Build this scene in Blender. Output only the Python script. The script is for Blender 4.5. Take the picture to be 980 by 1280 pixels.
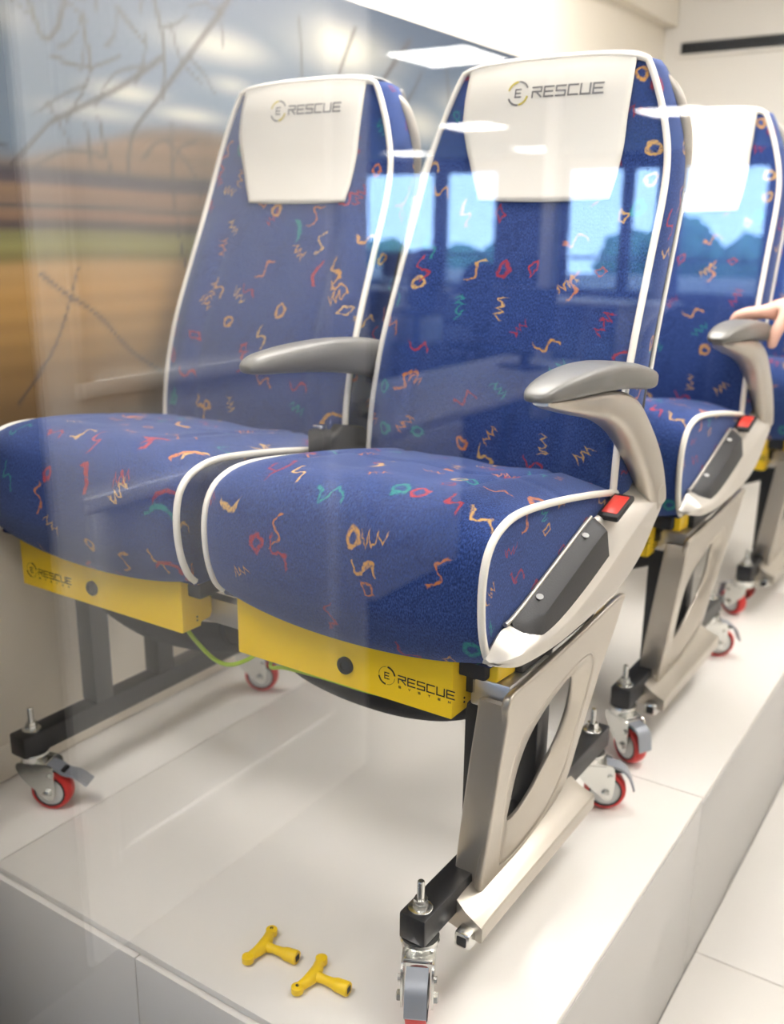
import bpy, bmesh, math, random
import numpy as np
from mathutils import Vector, Matrix

random.seed(7); np.random.seed(7)
SC = bpy.context.scene
COL = SC.collection
for o in list(bpy.data.objects): bpy.data.objects.remove(o)

# ------------------------------------------------------------------ camera
def camera_axes(yaw, pitch, roll):
    y, p, r = map(math.radians, (yaw, pitch, roll))
    fwd = Vector((-math.sin(y) * math.cos(p), math.cos(y) * math.cos(p), -math.sin(p)))
    right = Vector((math.cos(y), math.sin(y), 0))
    down = fwd.cross(right)
    r2 = math.cos(r) * right + math.sin(r) * down
    d2 = -math.sin(r) * right + math.cos(r) * down
    return r2, d2, fwd
cam_d = bpy.data.cameras.new('camera'); cam = bpy.data.objects.new('camera', cam_d); COL.objects.link(cam)
_r, _d, _f = camera_axes(33.57, 16.14, -0.6)
mw = Matrix.Identity(4)
for i in range(3):
    mw[i][0] = _r[i]; mw[i][1] = -_d[i]; mw[i][2] = -_f[i]
mw.translation = (0, 0, 1.0)
cam.matrix_world = mw
cam_d.sensor_fit = 'HORIZONTAL'; cam_d.sensor_width = 24.0; cam_d.lens = 1216 / 980 * 24
cam_d.clip_start = 0.02; cam_d.clip_end = 200
cam_d.dof.use_dof = True; cam_d.dof.focus_distance = 1.24; cam_d.dof.aperture_fstop = 2.8
SC.camera = cam

# ------------------------------------------------------------------ world, exposure
w = bpy.data.worlds.new('sky'); SC.world = w; w.use_nodes = True
bg = w.node_tree.nodes['Background']
bg.inputs[0].default_value = (0.36, 0.60, 1.0, 1); bg.inputs[1].default_value = 8.0
SC.view_settings.view_transform = 'Standard'; SC.view_settings.look = 'None'
SC.view_settings.gamma = 1; SC.view_settings.exposure = 0.72
SC.view_settings.use_curve_mapping = False
LAMP = 15.0          # radiance of the ceiling panels

# ------------------------------------------------------------------ materials
def mat(name, col, rough=.5, metal=0.0, spec=.5, sheen=0.0, coat=0.0, bump=None, vary=None):
    m = bpy.data.materials.new(name); m.use_nodes = True
    nt = m.node_tree; b = nt.nodes['Principled BSDF']
    b.inputs['Base Color'].default_value = (*col, 1); b.inputs['Roughness'].default_value = rough
    b.inputs['Metallic'].default_value = metal; b.inputs['Specular IOR Level'].default_value = spec
    b.inputs['Sheen Weight'].default_value = sheen; b.inputs['Coat Weight'].default_value = coat
    tc = nt.nodes.new('ShaderNodeTexCoord')
    if vary:
        scale, amt = vary
        n = nt.nodes.new('ShaderNodeTexNoise'); n.inputs['Scale'].default_value = scale; n.inputs['Detail'].default_value = 4
        nt.links.new(tc.outputs['Object'], n.inputs['Vector'])
        mx = nt.nodes.new('ShaderNodeMix'); mx.data_type = 'RGBA'; mx.blend_type = 'MIX'
        mx.inputs[6].default_value = (*[c * (1 - amt) for c in col], 1); mx.inputs[7].default_value = (*[min(1, c * (1 + amt)) for c in col], 1)
        nt.links.new(n.outputs['Fac'], mx.inputs[0]); nt.links.new(mx.outputs[2], b.inputs['Base Color'])
    if bump:
        scale, strength = bump
        n = nt.nodes.new('ShaderNodeTexNoise'); n.inputs['Scale'].default_value = scale; n.inputs['Detail'].default_value = 3
        nt.links.new(tc.outputs['Object'], n.inputs['Vector'])
        bp = nt.nodes.new('ShaderNodeBump'); bp.inputs['Strength'].default_value = strength; bp.inputs['Distance'].default_value = .001
        nt.links.new(n.outputs['Fac'], bp.inputs['Height']); nt.links.new(bp.outputs['Normal'], b.inputs['Normal'])
    return m
def emit(name, col, s):
    m = bpy.data.materials.new(name); m.use_nodes = True; nt = m.node_tree; nt.nodes.clear()
    e = nt.nodes.new('ShaderNodeEmission'); e.inputs[0].default_value = (*col, 1); e.inputs[1].default_value = s
    o = nt.nodes.new('ShaderNodeOutputMaterial'); nt.links.new(e.outputs[0], o.inputs[0]); return m
def thin_glass(name, gain=1.0, tint=(1, 1, 1)):
    """clear sheet: each face reflects by Schlick's rule, the rest goes straight through"""
    m = bpy.data.materials.new(name); m.use_nodes = True; nt = m.node_tree; nt.nodes.clear(); L = nt.links
    geo = nt.nodes.new('ShaderNodeNewGeometry')
    dt = nt.nodes.new('ShaderNodeVectorMath'); dt.operation = 'DOT_PRODUCT'
    L.new(geo.outputs['Normal'], dt.inputs[0]); L.new(geo.outputs['Incoming'], dt.inputs[1])
    def mth(op, a, b):
        n = nt.nodes.new('ShaderNodeMath'); n.operation = op; n.use_clamp = op != 'POWER'
        for i, v in enumerate((a, b)):
            if isinstance(v, (int, float)): n.inputs[i].default_value = v
            elif v is not None: L.new(v, n.inputs[i])
        return n.outputs[0]
    c = mth('ABSOLUTE', dt.outputs['Value'], None)
    f = mth('POWER', mth('SUBTRACT', 1.0, c), 5.0)
    f = mth('ADD', mth('MULTIPLY', f, .957 * gain), .043 * gain)
    tr = nt.nodes.new('ShaderNodeBsdfTransparent'); tr.inputs[0].default_value = (*tint, 1)
    gl = nt.nodes.new('ShaderNodeBsdfGlossy'); gl.inputs['Roughness'].default_value = 0.0; gl.inputs['Color'].default_value = (1, 1, 1, 1)
    mx = nt.nodes.new('ShaderNodeMixShader'); o = nt.nodes.new('ShaderNodeOutputMaterial')
    L.new(f, mx.inputs[0]); L.new(tr.outputs[0], mx.inputs[1]); L.new(gl.outputs[0], mx.inputs[2]); L.new(mx.outputs[0], o.inputs[0])
    return m
def attr_mat(name, attr, rough=.6):
    m = bpy.data.materials.new(name); m.use_nodes = True; nt = m.node_tree; b = nt.nodes['Principled BSDF']
    a = nt.nodes.new('ShaderNodeAttribute'); a.attribute_name = attr
    nt.links.new(a.outputs['Color'], b.inputs['Base Color']); b.inputs['Roughness'].default_value = rough
    b.inputs['Specular IOR Level'].default_value = .3
    return m

def fabric_material():
    m = bpy.data.materials.new('patterned_velour'); m.use_nodes = True
    nt = m.node_tree; N = nt.nodes; L = nt.links; b = N['Principled BSDF']
    b.inputs['Roughness'].default_value = .85; b.inputs['Specular IOR Level'].default_value = .15
    b.inputs['Sheen Weight'].default_value = .28; b.inputs['Sheen Roughness'].default_value = .5
    b.inputs['Sheen Tint'].default_value = (.5, .6, 1, 1)
    uv = N.new('ShaderNodeUVMap'); uv.uv_map = 'fabric'
    def math_(op, a, bb=None, c=None):
        n = N.new('ShaderNodeMath'); n.operation = op
        for i, v in enumerate((a, bb, c)):
            if v is None: continue
            if isinstance(v, (int, float)): n.inputs[i].default_value = v
            else: L.new(v, n.inputs[i])
        return n.outputs[0]
    def mixc(f, a, bb):
        n = N.new('ShaderNodeMix'); n.data_type = 'RGBA'
        for s, v in ((0, f), (6, a), (7, bb)):
            if isinstance(v, (int, float)): n.inputs[s].default_value = v
            elif isinstance(v, tuple): n.inputs[s].default_value = (*v, 1)
            else: L.new(v, n.inputs[s])
        return n.outputs[2]
    # woven base with lighter swirls
    nz = N.new('ShaderNodeTexNoise'); nz.inputs['Scale'].default_value = 260; nz.inputs['Detail'].default_value = 3
    L.new(uv.outputs[0], nz.inputs['Vector'])
    n2 = N.new('ShaderNodeTexNoise'); n2.inputs['Scale'].default_value = 26; n2.inputs['Detail'].default_value = 3; n2.inputs['Distortion'].default_value = 1.4
    L.new(uv.outputs[0], n2.inputs['Vector'])
    ring = N.new('ShaderNodeTexVoronoi'); ring.voronoi_dimensions = '2D'; ring.inputs['Scale'].default_value = 17
    wv = N.new('ShaderNodeVectorMath'); wv.operation = 'MULTIPLY_ADD'; wv.inputs[1].default_value = (.05, .05, 0); L.new(n2.outputs['Color'], wv.inputs[0]); L.new(uv.outputs[0], wv.inputs[2])
    L.new(wv.outputs[0], ring.inputs['Vector'])
    rg = math_('POWER', math_('ABSOLUTE', math_('SINE', math_('MULTIPLY', ring.outputs['Distance'], 34.0))), 5.0)
    st = N.new('ShaderNodeMapping'); st.inputs['Scale'].default_value = (640, 300, 1); L.new(uv.outputs[0], st.inputs['Vector'])
    nap = N.new('ShaderNodeTexNoise'); nap.inputs['Scale'].default_value = 1; nap.inputs['Detail'].default_value = 2; L.new(st.outputs[0], nap.inputs['Vector'])
    ct = N.new('ShaderNodeMapRange'); ct.inputs['From Min'].default_value = .34; ct.inputs['From Max'].default_value = .68; L.new(nap.outputs['Fac'], ct.inputs['Value'])
    base = mixc(ct.outputs[0], (.005, .015, .080), (.024, .058, .215))
    base = mixc(math_('MULTIPLY', math_('MULTIPLY', rg, math_('MULTIPLY', ct.outputs[0], n2.outputs['Fac'])), .55), base, (.07, .13, .36))
    base = mixc(math_('MULTIPLY', math_('GREATER_THAN', n2.outputs['Fac'], .60), .3), base, (.004, .014, .08))
    wn = N.new('ShaderNodeTexNoise'); wn.inputs['Scale'].default_value = 55; wn.inputs['Detail'].default_value = 2; L.new(uv.outputs[0], wn.inputs['Vector'])
    wc = N.new('ShaderNodeVectorMath'); wc.operation = 'SUBTRACT'; wc.inputs[1].default_value = (.5, .5, .5); L.new(wn.outputs['Color'], wc.inputs[0])
    colr = base
    for k, (sc, off, pal) in enumerate(((12.6, (0, 0, 0), 0), (11.3, (3.37, 7.71, 0), 1))):
        mp = N.new('ShaderNodeMapping'); mp.inputs['Scale'].default_value = (sc, sc, sc); mp.inputs['Location'].default_value = off
        L.new(uv.outputs[0], mp.inputs['Vector'])
        vo = N.new('ShaderNodeTexVoronoi'); vo.voronoi_dimensions = '2D'; vo.inputs['Scale'].default_value = 1; vo.inputs['Randomness'].default_value = .75
        L.new(mp.outputs[0], vo.inputs['Vector'])
        sub = N.new('ShaderNodeVectorMath'); sub.operation = 'SUBTRACT'
        L.new(mp.outputs[0], sub.inputs[0]); L.new(vo.outputs['Position'], sub.inputs[1])
        sp = N.new('ShaderNodeSeparateColor'); L.new(vo.outputs['Color'], sp.inputs[0])
        r, g, bl = sp.outputs
        rot = N.new('ShaderNodeVectorRotate'); rot.rotation_type = 'Z_AXIS'
        L.new(sub.outputs[0], rot.inputs['Vector']); L.new(math_('MULTIPLY', r, 6.28), rot.inputs['Angle'])
        wob = N.new('ShaderNodeVectorMath'); wob.operation = 'MULTIPLY_ADD'; wob.inputs[1].default_value = (.22, .22, 0)
        L.new(wc.outputs[0], wob.inputs[0]); L.new(rot.outputs[0], wob.inputs[2]); sc_ = N.new('ShaderNodeVectorMath'); sc_.operation = 'SCALE'; sc_.inputs['Scale'].default_value = .92; L.new(wob.outputs[0], sc_.inputs[0]); rot = sc_
        xy = N.new('ShaderNodeSeparateXYZ'); L.new(rot.outputs[0], xy.inputs[0])
        x, y = xy.outputs[0], xy.outputs[1]
        ax, ay = math_('ABSOLUTE', x), math_('ABSOLUTE', y)
        sq = math_('ABSOLUTE', math_('SUBTRACT', y, math_('MULTIPLY', math_('SINE', math_('MULTIPLY', x, 19.0)), .075)))
        sq = math_('MAXIMUM', sq, math_('SUBTRACT', ax, .20))
        le = N.new('ShaderNodeVectorMath'); le.operation = 'LENGTH'; L.new(rot.outputs[0], le.inputs[0])
        rn = math_('ABSOLUTE', math_('SUBTRACT', le.outputs['Value'], .095))
        di = math_('ABSOLUTE', math_('SUBTRACT', math_('ADD', ax, math_('MULTIPLY', ay, 1.5)), .13))
        bld = math_('SUBTRACT', math_('ABSOLUTE', math_('SUBTRACT', y, math_('MULTIPLY', math_('MULTIPLY', x, x), 2.2))), .016)
        bld = math_('MAXIMUM', bld, math_('SUBTRACT', ax, .21))
        zig = math_('ABSOLUTE', math_('SUBTRACT', y, math_('MULTIPLY', math_('PINGPONG', x, .06), 2.4)))
        zig = math_('MAXIMUM', zig, math_('SUBTRACT', ax, .15))
        d = sq
        for th, sh in ((.34, rn), (.52, bld), (.64, zig), (.88, di)):
            mm = N.new('ShaderNodeMix'); mm.data_type = 'FLOAT'
            L.new(math_('GREATER_THAN', g, th), mm.inputs[0]); L.new(d, mm.inputs[2]); L.new(sh, mm.inputs[3]); d = mm.outputs[0]
        mk = N.new('ShaderNodeMapRange'); mk.inputs['From Min'].default_value = .013; mk.inputs['From Max'].default_value = .042
        mk.inputs['To Min'].default_value = 1.0; mk.inputs['To Max'].default_value = 0
        L.new(d, mk.inputs['Value'])
        keep = math_('GREATER_THAN', math_('FRACT', math_('MULTIPLY', math_('ADD', r, bl), 7.3)), .14 if k == 0 else .28)
        cr = N.new('ShaderNodeValToRGB'); cr.color_ramp.interpolation = 'CONSTANT'; els = cr.color_ramp.elements
        pals = [(.34, .025, .025), (.50, .25, .05), (.02, .20, .18), (.52, .31, .09), (.26, .018, .03), (.46, .15, .035)]
        if pal: pals = pals[2:] + pals[:2]
        els[0].position = 0; els[0].color = (*pals[0], 1); els[1].position = 1 / 6; els[1].color = (*pals[1], 1)
        for q in range(2, 6):
            e = els.new(q / 6); e.color = (*pals[q], 1)
        L.new(bl, cr.inputs[0])
        thr = N.new('ShaderNodeMapRange'); thr.inputs['From Min'].default_value = .35; thr.inputs['From Max'].default_value = .5; thr.inputs['To Min'].default_value = .35; L.new(nz.outputs['Fac'], thr.inputs['Value'])
        colr = mixc(math_('MULTIPLY', math_('MULTIPLY', mk.outputs[0], thr.outputs[0]), keep), colr, cr.outputs[0])
    L.new(colr, b.inputs['Base Color'])
    bp = N.new('ShaderNodeBump'); bp.inputs['Strength'].default_value = .35; bp.inputs['Distance'].default_value = .0012
    L.new(nz.outputs['Fac'], bp.inputs['Height']); L.new(bp.outputs['Normal'], b.inputs['Normal'])
    return m

M = dict(
    fabric=fabric_material(),
    piping=mat('white_piping', (.80, .76, .68), .55),
    leather=mat('cream_leatherette', (.68, .645, .58), .5, bump=(120, .15)),
    shell=mat('grey_shell_plastic', (.045, .045, .05), .5),
    handle=mat('taupe_handle_plastic', (.30, .27, .23), .4),
    trim_white=mat('pale_trim_plastic', (.75, .73, .68), .4),
    yellow=mat('yellow_powder_coat', (.92, .61, .005), .45, vary=(6, .04)),
    black=mat('black_powder_coat', (.010, .010, .011), .38, bump=(300, .1)),
    rubber=mat('black_rubber', (.014, .014, .015), .6),
    ink=mat('black_print', (.012, .012, .012), .7),
    inkgrey=mat('grey_print', (.16, .15, .15), .6),
    inkgold=mat('gold_print', (.50, .40, .02), .6),
    silver=mat('champagne_silver_paint', (.50, .46, .40), .32, metal=.80, bump=(500, .05)),
    silver2=mat('pale_silver_paint', (.62, .585, .53), .34, metal=.55),
    pad=mat('grey_soft_plastic', (.135, .130, .120), .36, bump=(420, .12)),
    panel=mat('charcoal_textured_plastic', (.024, .024, .026), .5, bump=(380, .35)),
    redbtn=mat('red_button_plastic', (.62, .045, .03), .35),
    chrome=mat('zinc_plated_steel', (.70, .70, .67), .25, metal=1),
    steel=mat('brushed_aluminium', (.62, .61, .60), .38, metal=.8),
    red=mat('red_polyurethane', (.62, .022, .018), .35),
    hub=mat('pale_grey_hub', (.62, .62, .60), .4),
    pedal=mat('blue_grey_pedal', (.30, .32, .36), .4, metal=.3),
    lime=mat('lime_webbing', (.42, .62, .03), .6),
    webbing=mat('black_webbing', (.013, .013, .015), .75, bump=(200, .4)),
    tile=mat('white_glazed_tile', (.83, .80, .76), .20, vary=(3, .02)),
    grout=mat('grey_grout', (.45, .43, .40), .9),
    riser=mat('grey_white_panel', (.50, .49, .475), .35),
    wall=mat('cream_wall_paint', (.76, .70, .60), .7),
    wallwhite=mat('white_wall_paint', (.74, .71, .66), .7),
    ceil=mat('white_ceiling', (.80, .80, .79), .8),
    carpet=mat('dark_office_carpet', (.030, .030, .034), .9, bump=(200, .5)),
    officewall=mat('office_wall_paint', (.10, .11, .16), .7),
    lamp=emit('lamp_diffuser', (1, .965, .91), LAMP),
    lampframe=mat('lamp_frame_white', (.8, .8, .8), .5),
    glass=thin_glass('display_glass', 1.4),
    pane=thin_glass('window_glass', 1.0),
    alu=mat('window_frame_grey', (.16, .19, .26), .5),
    desk=mat('pale_desk_laminate', (.84, .83, .81), .5),
    screen=mat('dark_screen', (.008, .008, .010), .3),
    chairfab=mat('black_chair_mesh', (.010, .011, .014), .8),
    column=mat('pale_column_paint', (.88, .86, .87), .6),
    leaf=mat('tree_leaves', (.10, .25, .17), .8, vary=(3, .5)),
    grass=mat('outdoor_lawn', (.06, .13, .05), .9),
    trunk=mat('tree_bark', (.06, .045, .03), .9),
    doorwhite=mat('white_door_lacquer', (.88, .87, .85), .45),
    skin=mat('skin', (.72, .42, .32), .5),
    shirt=mat('navy_shirt', (.02, .03, .07), .8),
    trouser=mat('grey_trousers', (.05, .05, .055), .85),
    hair=mat('dark_brown_hair', (.03, .02, .012), .6),
    shoe=mat('black_shoe_leather', (.012, .012, .012), .4),
    vent=mat('black_vent_metal', (.012, .012, .013), .5),
)

# ------------------------------------------------------------------ mesh helpers
def link(name, me, m=None, parent=None, loc=None, smooth=None):
    if m is not None: me.materials.append(M[m] if isinstance(m, str) else m)
    if smooth is not None:
        me.polygons.foreach_set('use_smooth', [True] * len(me.polygons)); me.set_sharp_from_angle(angle=math.radians(smooth))
    o = bpy.data.objects.new(name, me); COL.objects.link(o)
    if parent is not None: o.parent = parent
    if loc is not None: o.location = loc
    return o
def pyd(name, verts, faces, m=None, parent=None, off=(0, 0, 0), smooth=None, loc=None, uv=None):
    me = bpy.data.meshes.new(name)
    me.from_pydata([(v[0] - off[0], v[1] - off[1], v[2] - off[2]) for v in verts], [], faces)
    if uv is not None:
        l = me.uv_layers.new(name='fabric')
        vi = np.empty(len(me.loops), dtype=np.int32); me.loops.foreach_get('vertex_index', vi)
        l.data.foreach_set('uv', np.asarray(uv, dtype=np.float32)[vi].ravel())
    return link(name, me, m, parent, loc, smooth)
class MB:
    """collects shapes into one mesh"""
    def __init__(s): s.bm = bmesh.new()
    def box(s, x0, x1, y0, y1, z0, z1, bev=0, mtx=None):
        r = bmesh.ops.create_cube(s.bm, size=1)
        vs = r['verts']
        for v in vs:
            v.co = Vector(((x0 + x1) / 2 + v.co.x * (x1 - x0), (y0 + y1) / 2 + v.co.y * (y1 - y0), (z0 + z1) / 2 + v.co.z * (z1 - z0)))
        if bev:
            es = list({e for v in vs for e in v.link_edges})
            r2 = bmesh.ops.bevel(s.bm, geom=es, offset=bev, segments=2, affect='EDGES', profile=.5)
            vs = list({v for f in r2['faces'] for v in f.verts} | {v for v in vs if v.is_valid})
        if mtx is not None: bmesh.ops.transform(s.bm, matrix=mtx, verts=vs)
        return s
    def add(s, verts, faces):
        bv = [s.bm.verts.new(v) for v in verts]
        for f in faces:
            try: s.bm.faces.new([bv[i] for i in f])
            except ValueError: pass
        return s
    def tube(s, pts, r, n=8, cap=True): return s.add(*tube_geo(pts, r, n, cap))
    def lathe(s, prof, origin, axis, n=20, ring=False):
        """prof: (radius, distance along axis)"""
        a = Vector(axis).normalized(); u = a.orthogonal().normalized(); v = a.cross(u); o = Vector(origin)
        vs, fs = [], []
        for (r, h) in prof:
            for k in range(n):
                t = 2 * math.pi * k / n
                vs.append(o + a * h + (u * math.cos(t) + v * math.sin(t)) * r)
        m_ = len(prof)
        for i in range(m_ if ring else m_ - 1):
            for k in range(n):
                k2 = (k + 1) % n; i2 = (i + 1) % m_
                fs.append((i * n + k, i * n + k2, i2 * n + k2, i2 * n + k))
        if not ring: fs.append(tuple(range(n - 1, -1, -1))); fs.append(tuple((m_ - 1) * n + k for k in range(n)))
        return s.add(vs, fs)
    def out(s, name, m, parent=None, off=(0, 0, 0), loc=None, smooth=35):
        bmesh.ops.recalc_face_normals(s.bm, faces=s.bm.faces)
        bmesh.ops.translate(s.bm, verts=s.bm.verts, vec=(-off[0], -off[1], -off[2]))
        me = bpy.data.meshes.new(name); s.bm.to_mesh(me); s.bm.free()
        return link(name, me, m, parent, loc, smooth)
def tube_geo(pts, r, n=8, cap=True):
    P = [Vector(p) for p in pts]; R = r if isinstance(r, (list, tuple)) else [r] * len(P)
    vs, fs = [], []; prev = None
    for i, p in enumerate(P):
        t = (P[min(i + 1, len(P) - 1)] - P[max(i - 1, 0)]).normalized()
        if prev is None: u = t.orthogonal().normalized()
        else: u = (prev - t * prev.dot(t)).normalized()
        prev = u; v = t.cross(u)
        for k in range(n):
            a = 2 * math.pi * k / n
            vs.append(p + (u * math.cos(a) + v * math.sin(a)) * R[i])
    for i in range(len(P) - 1):
        for k in range(n):
            k2 = (k + 1) % n
            fs.append((i * n + k, i * n + k2, (i + 1) * n + k2, (i + 1) * n + k))
    if cap:
        fs.append(tuple(range(n - 1, -1, -1))); fs.append(tuple((len(P) - 1) * n + k for k in range(n)))
    return vs, fs
def catmull(P, n=6, closed=False):
    P = [np.array(p, float) for p in P]; N = len(P); out = []
    rng = range(N) if closed else range(N - 1)
    for i in rng:
        if closed: a, b, c, d = P[i - 1], P[i], P[(i + 1) % N], P[(i + 2) % N]
        else: a, b, c, d = P[max(i - 1, 0)], P[i], P[i + 1], P[min(i + 2, N - 1)]
        for k in range(n):
            t = k / n
            out.append(.5 * ((2 * b) + (-a + c) * t + (2 * a - 5 * b + 4 * c - d) * t * t + (-a + 3 * b - 3 * c + d) * t ** 3))
    if not closed: out.append(P[-1])
    return out
def resample(P, n, closed=False):
    P = [np.array(p, float) for p in P]
    if closed: P = P + [P[0]]
    P = np.array(P); s = np.r_[0, np.cumsum(np.linalg.norm(np.diff(P, axis=0), axis=1))]
    t = np.linspace(0, s[-1], n + 1)[:-1] if closed else np.linspace(0, s[-1], n)
    return [np.array([np.interp(x, s, P[:, k]) for k in range(P.shape[1])]) for x in t]
def plate_mesh(outline, holes, x0, x1, bev=.004, res=2, fn=None):
    """outline in (Y,Z), extruded along X between x0 and x1; fn bends the finished vertices"""
    cu = bpy.data.curves.new('plate', 'CURVE'); cu.dimensions = '2D'; cu.fill_mode = 'BOTH'
    cu.extrude = abs(x1 - x0) / 2 - bev; cu.bevel_depth = bev; cu.bevel_resolution = res; cu.offset = -bev
    for k, loop in enumerate([outline] + list(holes)):
        area = sum(loop[i - 1][0] * loop[i][1] - loop[i][0] * loop[i - 1][1] for i in range(len(loop)))
        if (area > 0) == (k > 0): loop = loop[::-1]
        sp = cu.splines.new('POLY'); sp.points.add(len(loop) - 1); sp.use_cyclic_u = True
        for p, q in zip(sp.points, loop): p.co = (q[0], q[1], 0, 1)
    ob = bpy.data.objects.new('plate_tmp', cu); COL.objects.link(ob)
    dg = bpy.context.evaluated_depsgraph_get(); me = bpy.data.meshes.new_from_object(ob.evaluated_get(dg))
    bpy.data.objects.remove(ob); bpy.data.curves.remove(cu)
    me.materials.clear()
    for v in me.vertices:
        x, y, z = v.co; q = ((x0 + x1) / 2 + z, x, y)
        v.co = fn(*q) if fn else q
    return me
def plate(name, outline, holes, x0, x1, m, parent, off, bev=.004, res=2, smooth=40, fn=None):
    me = plate_mesh(outline, holes, x0, x1, bev, res, fn)
    for v in me.vertices: v.co = v.co - Vector(off)
    return link(name, me, m, parent, None, smooth)
def tag(o, label=None, cat=None, group=None, kind=None):
    if label: o['label'] = label
    if cat: o['category'] = cat
    if group: o['group'] = group
    if kind: o['kind'] = kind
    return o
def empty(name, loc=(0, 0, 0)):
    e = bpy.data.objects.new(name, None); COL.objects.link(e); e.location = loc; e.empty_display_size = .1; return e
def copy_tree(o, parent=None):
    c = o.copy(); COL.objects.link(c); c.parent = parent
    for ch in o.children: copy_tree(ch, c)
    return c
def struct(o, label=None): o['kind'] = 'structure'; (o.__setitem__('label', label) if label else None); return o

# ------------------------------------------------------------------ the setting
ZF, ZC = -.39, 2.10          # lower floor, ceiling
XW, YB, YG = -1.495, 4.223, .74   # left wall face, back wall face, display glass
XE = -.39                    # open edge of the platform
XR = 1.25
# platform with tiles
pf = struct(MB().box(XW, XE - .012, .785, YB, ZF - .0119, -.012).out('floor_platform', 'grout'), 'raised platform paved with white glazed tiles')
def tile(parent, x0, x1, y0, y1, z, m='tile', name='tile', th=.0118):
    return MB().box(x0 + .0012, x1 - .0012, y0 + .0012, y1 - .0012, z - th, z, bev=.0012).out(name, m, parent)
for (x0, x1) in ((XW, -1.29), (-1.29, XE)):
    for (y0, y1) in ((.78, 1.637), (1.637, 2.837), (2.837, YB)):
        tile(pf, x0, x1, y0, y1, 0)
for (y0, y1) in ((.78, 1.637), (1.637, 2.837), (2.837, YB)):   # side riser slabs
    MB().box(XE - .0118, XE, y0 + .001, y1 - .001, ZF - .0118, -.0125, bev=.001).out('riser_panel', 'riser', pf)
for (x0, x1) in ((XW, -.95), (-.95, XE - .012)):
    MB().box(x0 + .001, x1 - .001, .772, .7848, ZF - .0118, -.0125, bev=.001).out('riser_panel', 'tile', pf)
# aisle floor
fl = struct(MB().box(XW - .12, XR, YG, YB + .1, ZF - .10, ZF - .012).out('floor', 'grout'), 'low aisle floor of large white tiles beside the platform')
for x0 in (XE, XE + .9):
    for (y0, y1) in ((YG, 1.709), (1.709, 2.909), (2.909, YB)):
        tile(fl, x0, min(x0 + .9, XR), y0, y1, ZF)
of = struct(MB().box(-12.2, XR, -12.6, YG, ZF - .10, ZF).out('floor_office', 'carpet'), 'dark carpet floor of the office in front of the glass')
struct(MB().box(-12.2, XR, -12.6, YB + .1, ZC, ZC + .1).out('ceiling', 'ceil'), 'plain white ceiling')
struct(MB().box(XW - .12, XW, YG - .05, YB + .1, ZF - .1, ZC).out('wall_left', 'wall'), 'cream side wall carrying the landscape mural')
struct(MB().box(XW, XR, YB, YB + .12, ZF - .1, ZC).out('wall_back', 'wallwhite'), 'off-white rear wall with a black air slot')
struct(MB().box(XR, XR + .12, -12.6, YB + .1, ZF - .1, ZC).out('wall_right', 'wallwhite'), 'plain white wall on the far side of the aisle')
struct(MB().box(-12.2, XW - .12, YG - .05, YG + .07, ZF - .1, ZC).out('wall_front', 'wallwhite'), 'white wall beside the display glass')
struct(MB().box(-12.3, -12.2, -12.6, YG + .07, ZF - .1, ZC).out('wall_office_side', 'officewall'), 'dim side wall of the office')
struct(MB().box(XW, XW + .05, 2.9, YB, 1.80, ZC).out('trim_1', 'wall'), 'boxed cream soffit along the top of the left wall')
struct(MB().box(XW, XW + .006, .80, YB, .002, .07, bev=.002).out('baseboard_left', 'wall'), 'low cream baseboard along the left wall')
# display glass
g = struct(MB().box(XW, XR, YG - .004, YG + .004, ZF, ZC).out('window_1', 'glass', smooth=None), 'large clear glass pane in front of the seats reflecting an office')

# far window wall of the office: piers, sill wall, header, windows with frames and panes
YWIN = -12.5
wins = [(-11.9, -10.3), (-10.1, -8.52), (-8.36, -7.40), (-6.26, -5.36), (-5.28, -4.84), (-4.55, -3.35), (-3.1, -1.9), (-1.7, -.5)]
mb = MB(); Z0, Z1 = .15, 1.92
mb.box(-12.2, XR, YWIN - .15, YWIN, ZF, Z0); mb.box(-12.2, XR, YWIN - .15, YWIN, Z1, ZC)
e = [-12.2] + [v for ab in wins for v in ab] + [XR]
for k in range(0, len(e), 2): mb.box(e[k], e[k + 1], YWIN - .15, YWIN, Z0, Z1)
struct(mb.out('wall_windows', 'officewall'), 'dark window wall at the far end of the office')
for k, (a, b) in enumerate(wins):
    f = MB()
    for (x0, x1, z0, z1) in ((a, a + .05, Z0, Z1), (b - .05, b, Z0, Z1), (a + .05, b - .05, Z0, Z0 + .05), (a + .05, b - .05, Z1 - .05, Z1), (a + .05, b - .05, .62, .66)):
        f.box(x0, x1, YWIN - .10, YWIN - .04, z0, z1)
    f = struct(f.out('window_%d' % (k + 2), 'alu'), 'grey framed office window looking out on trees')
    MB().box(a + .05, b - .05, YWIN - .074, YWIN - .068, Z0 + .05, Z1 - .05).out('pane', 'pane', f, smooth=None)
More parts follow.
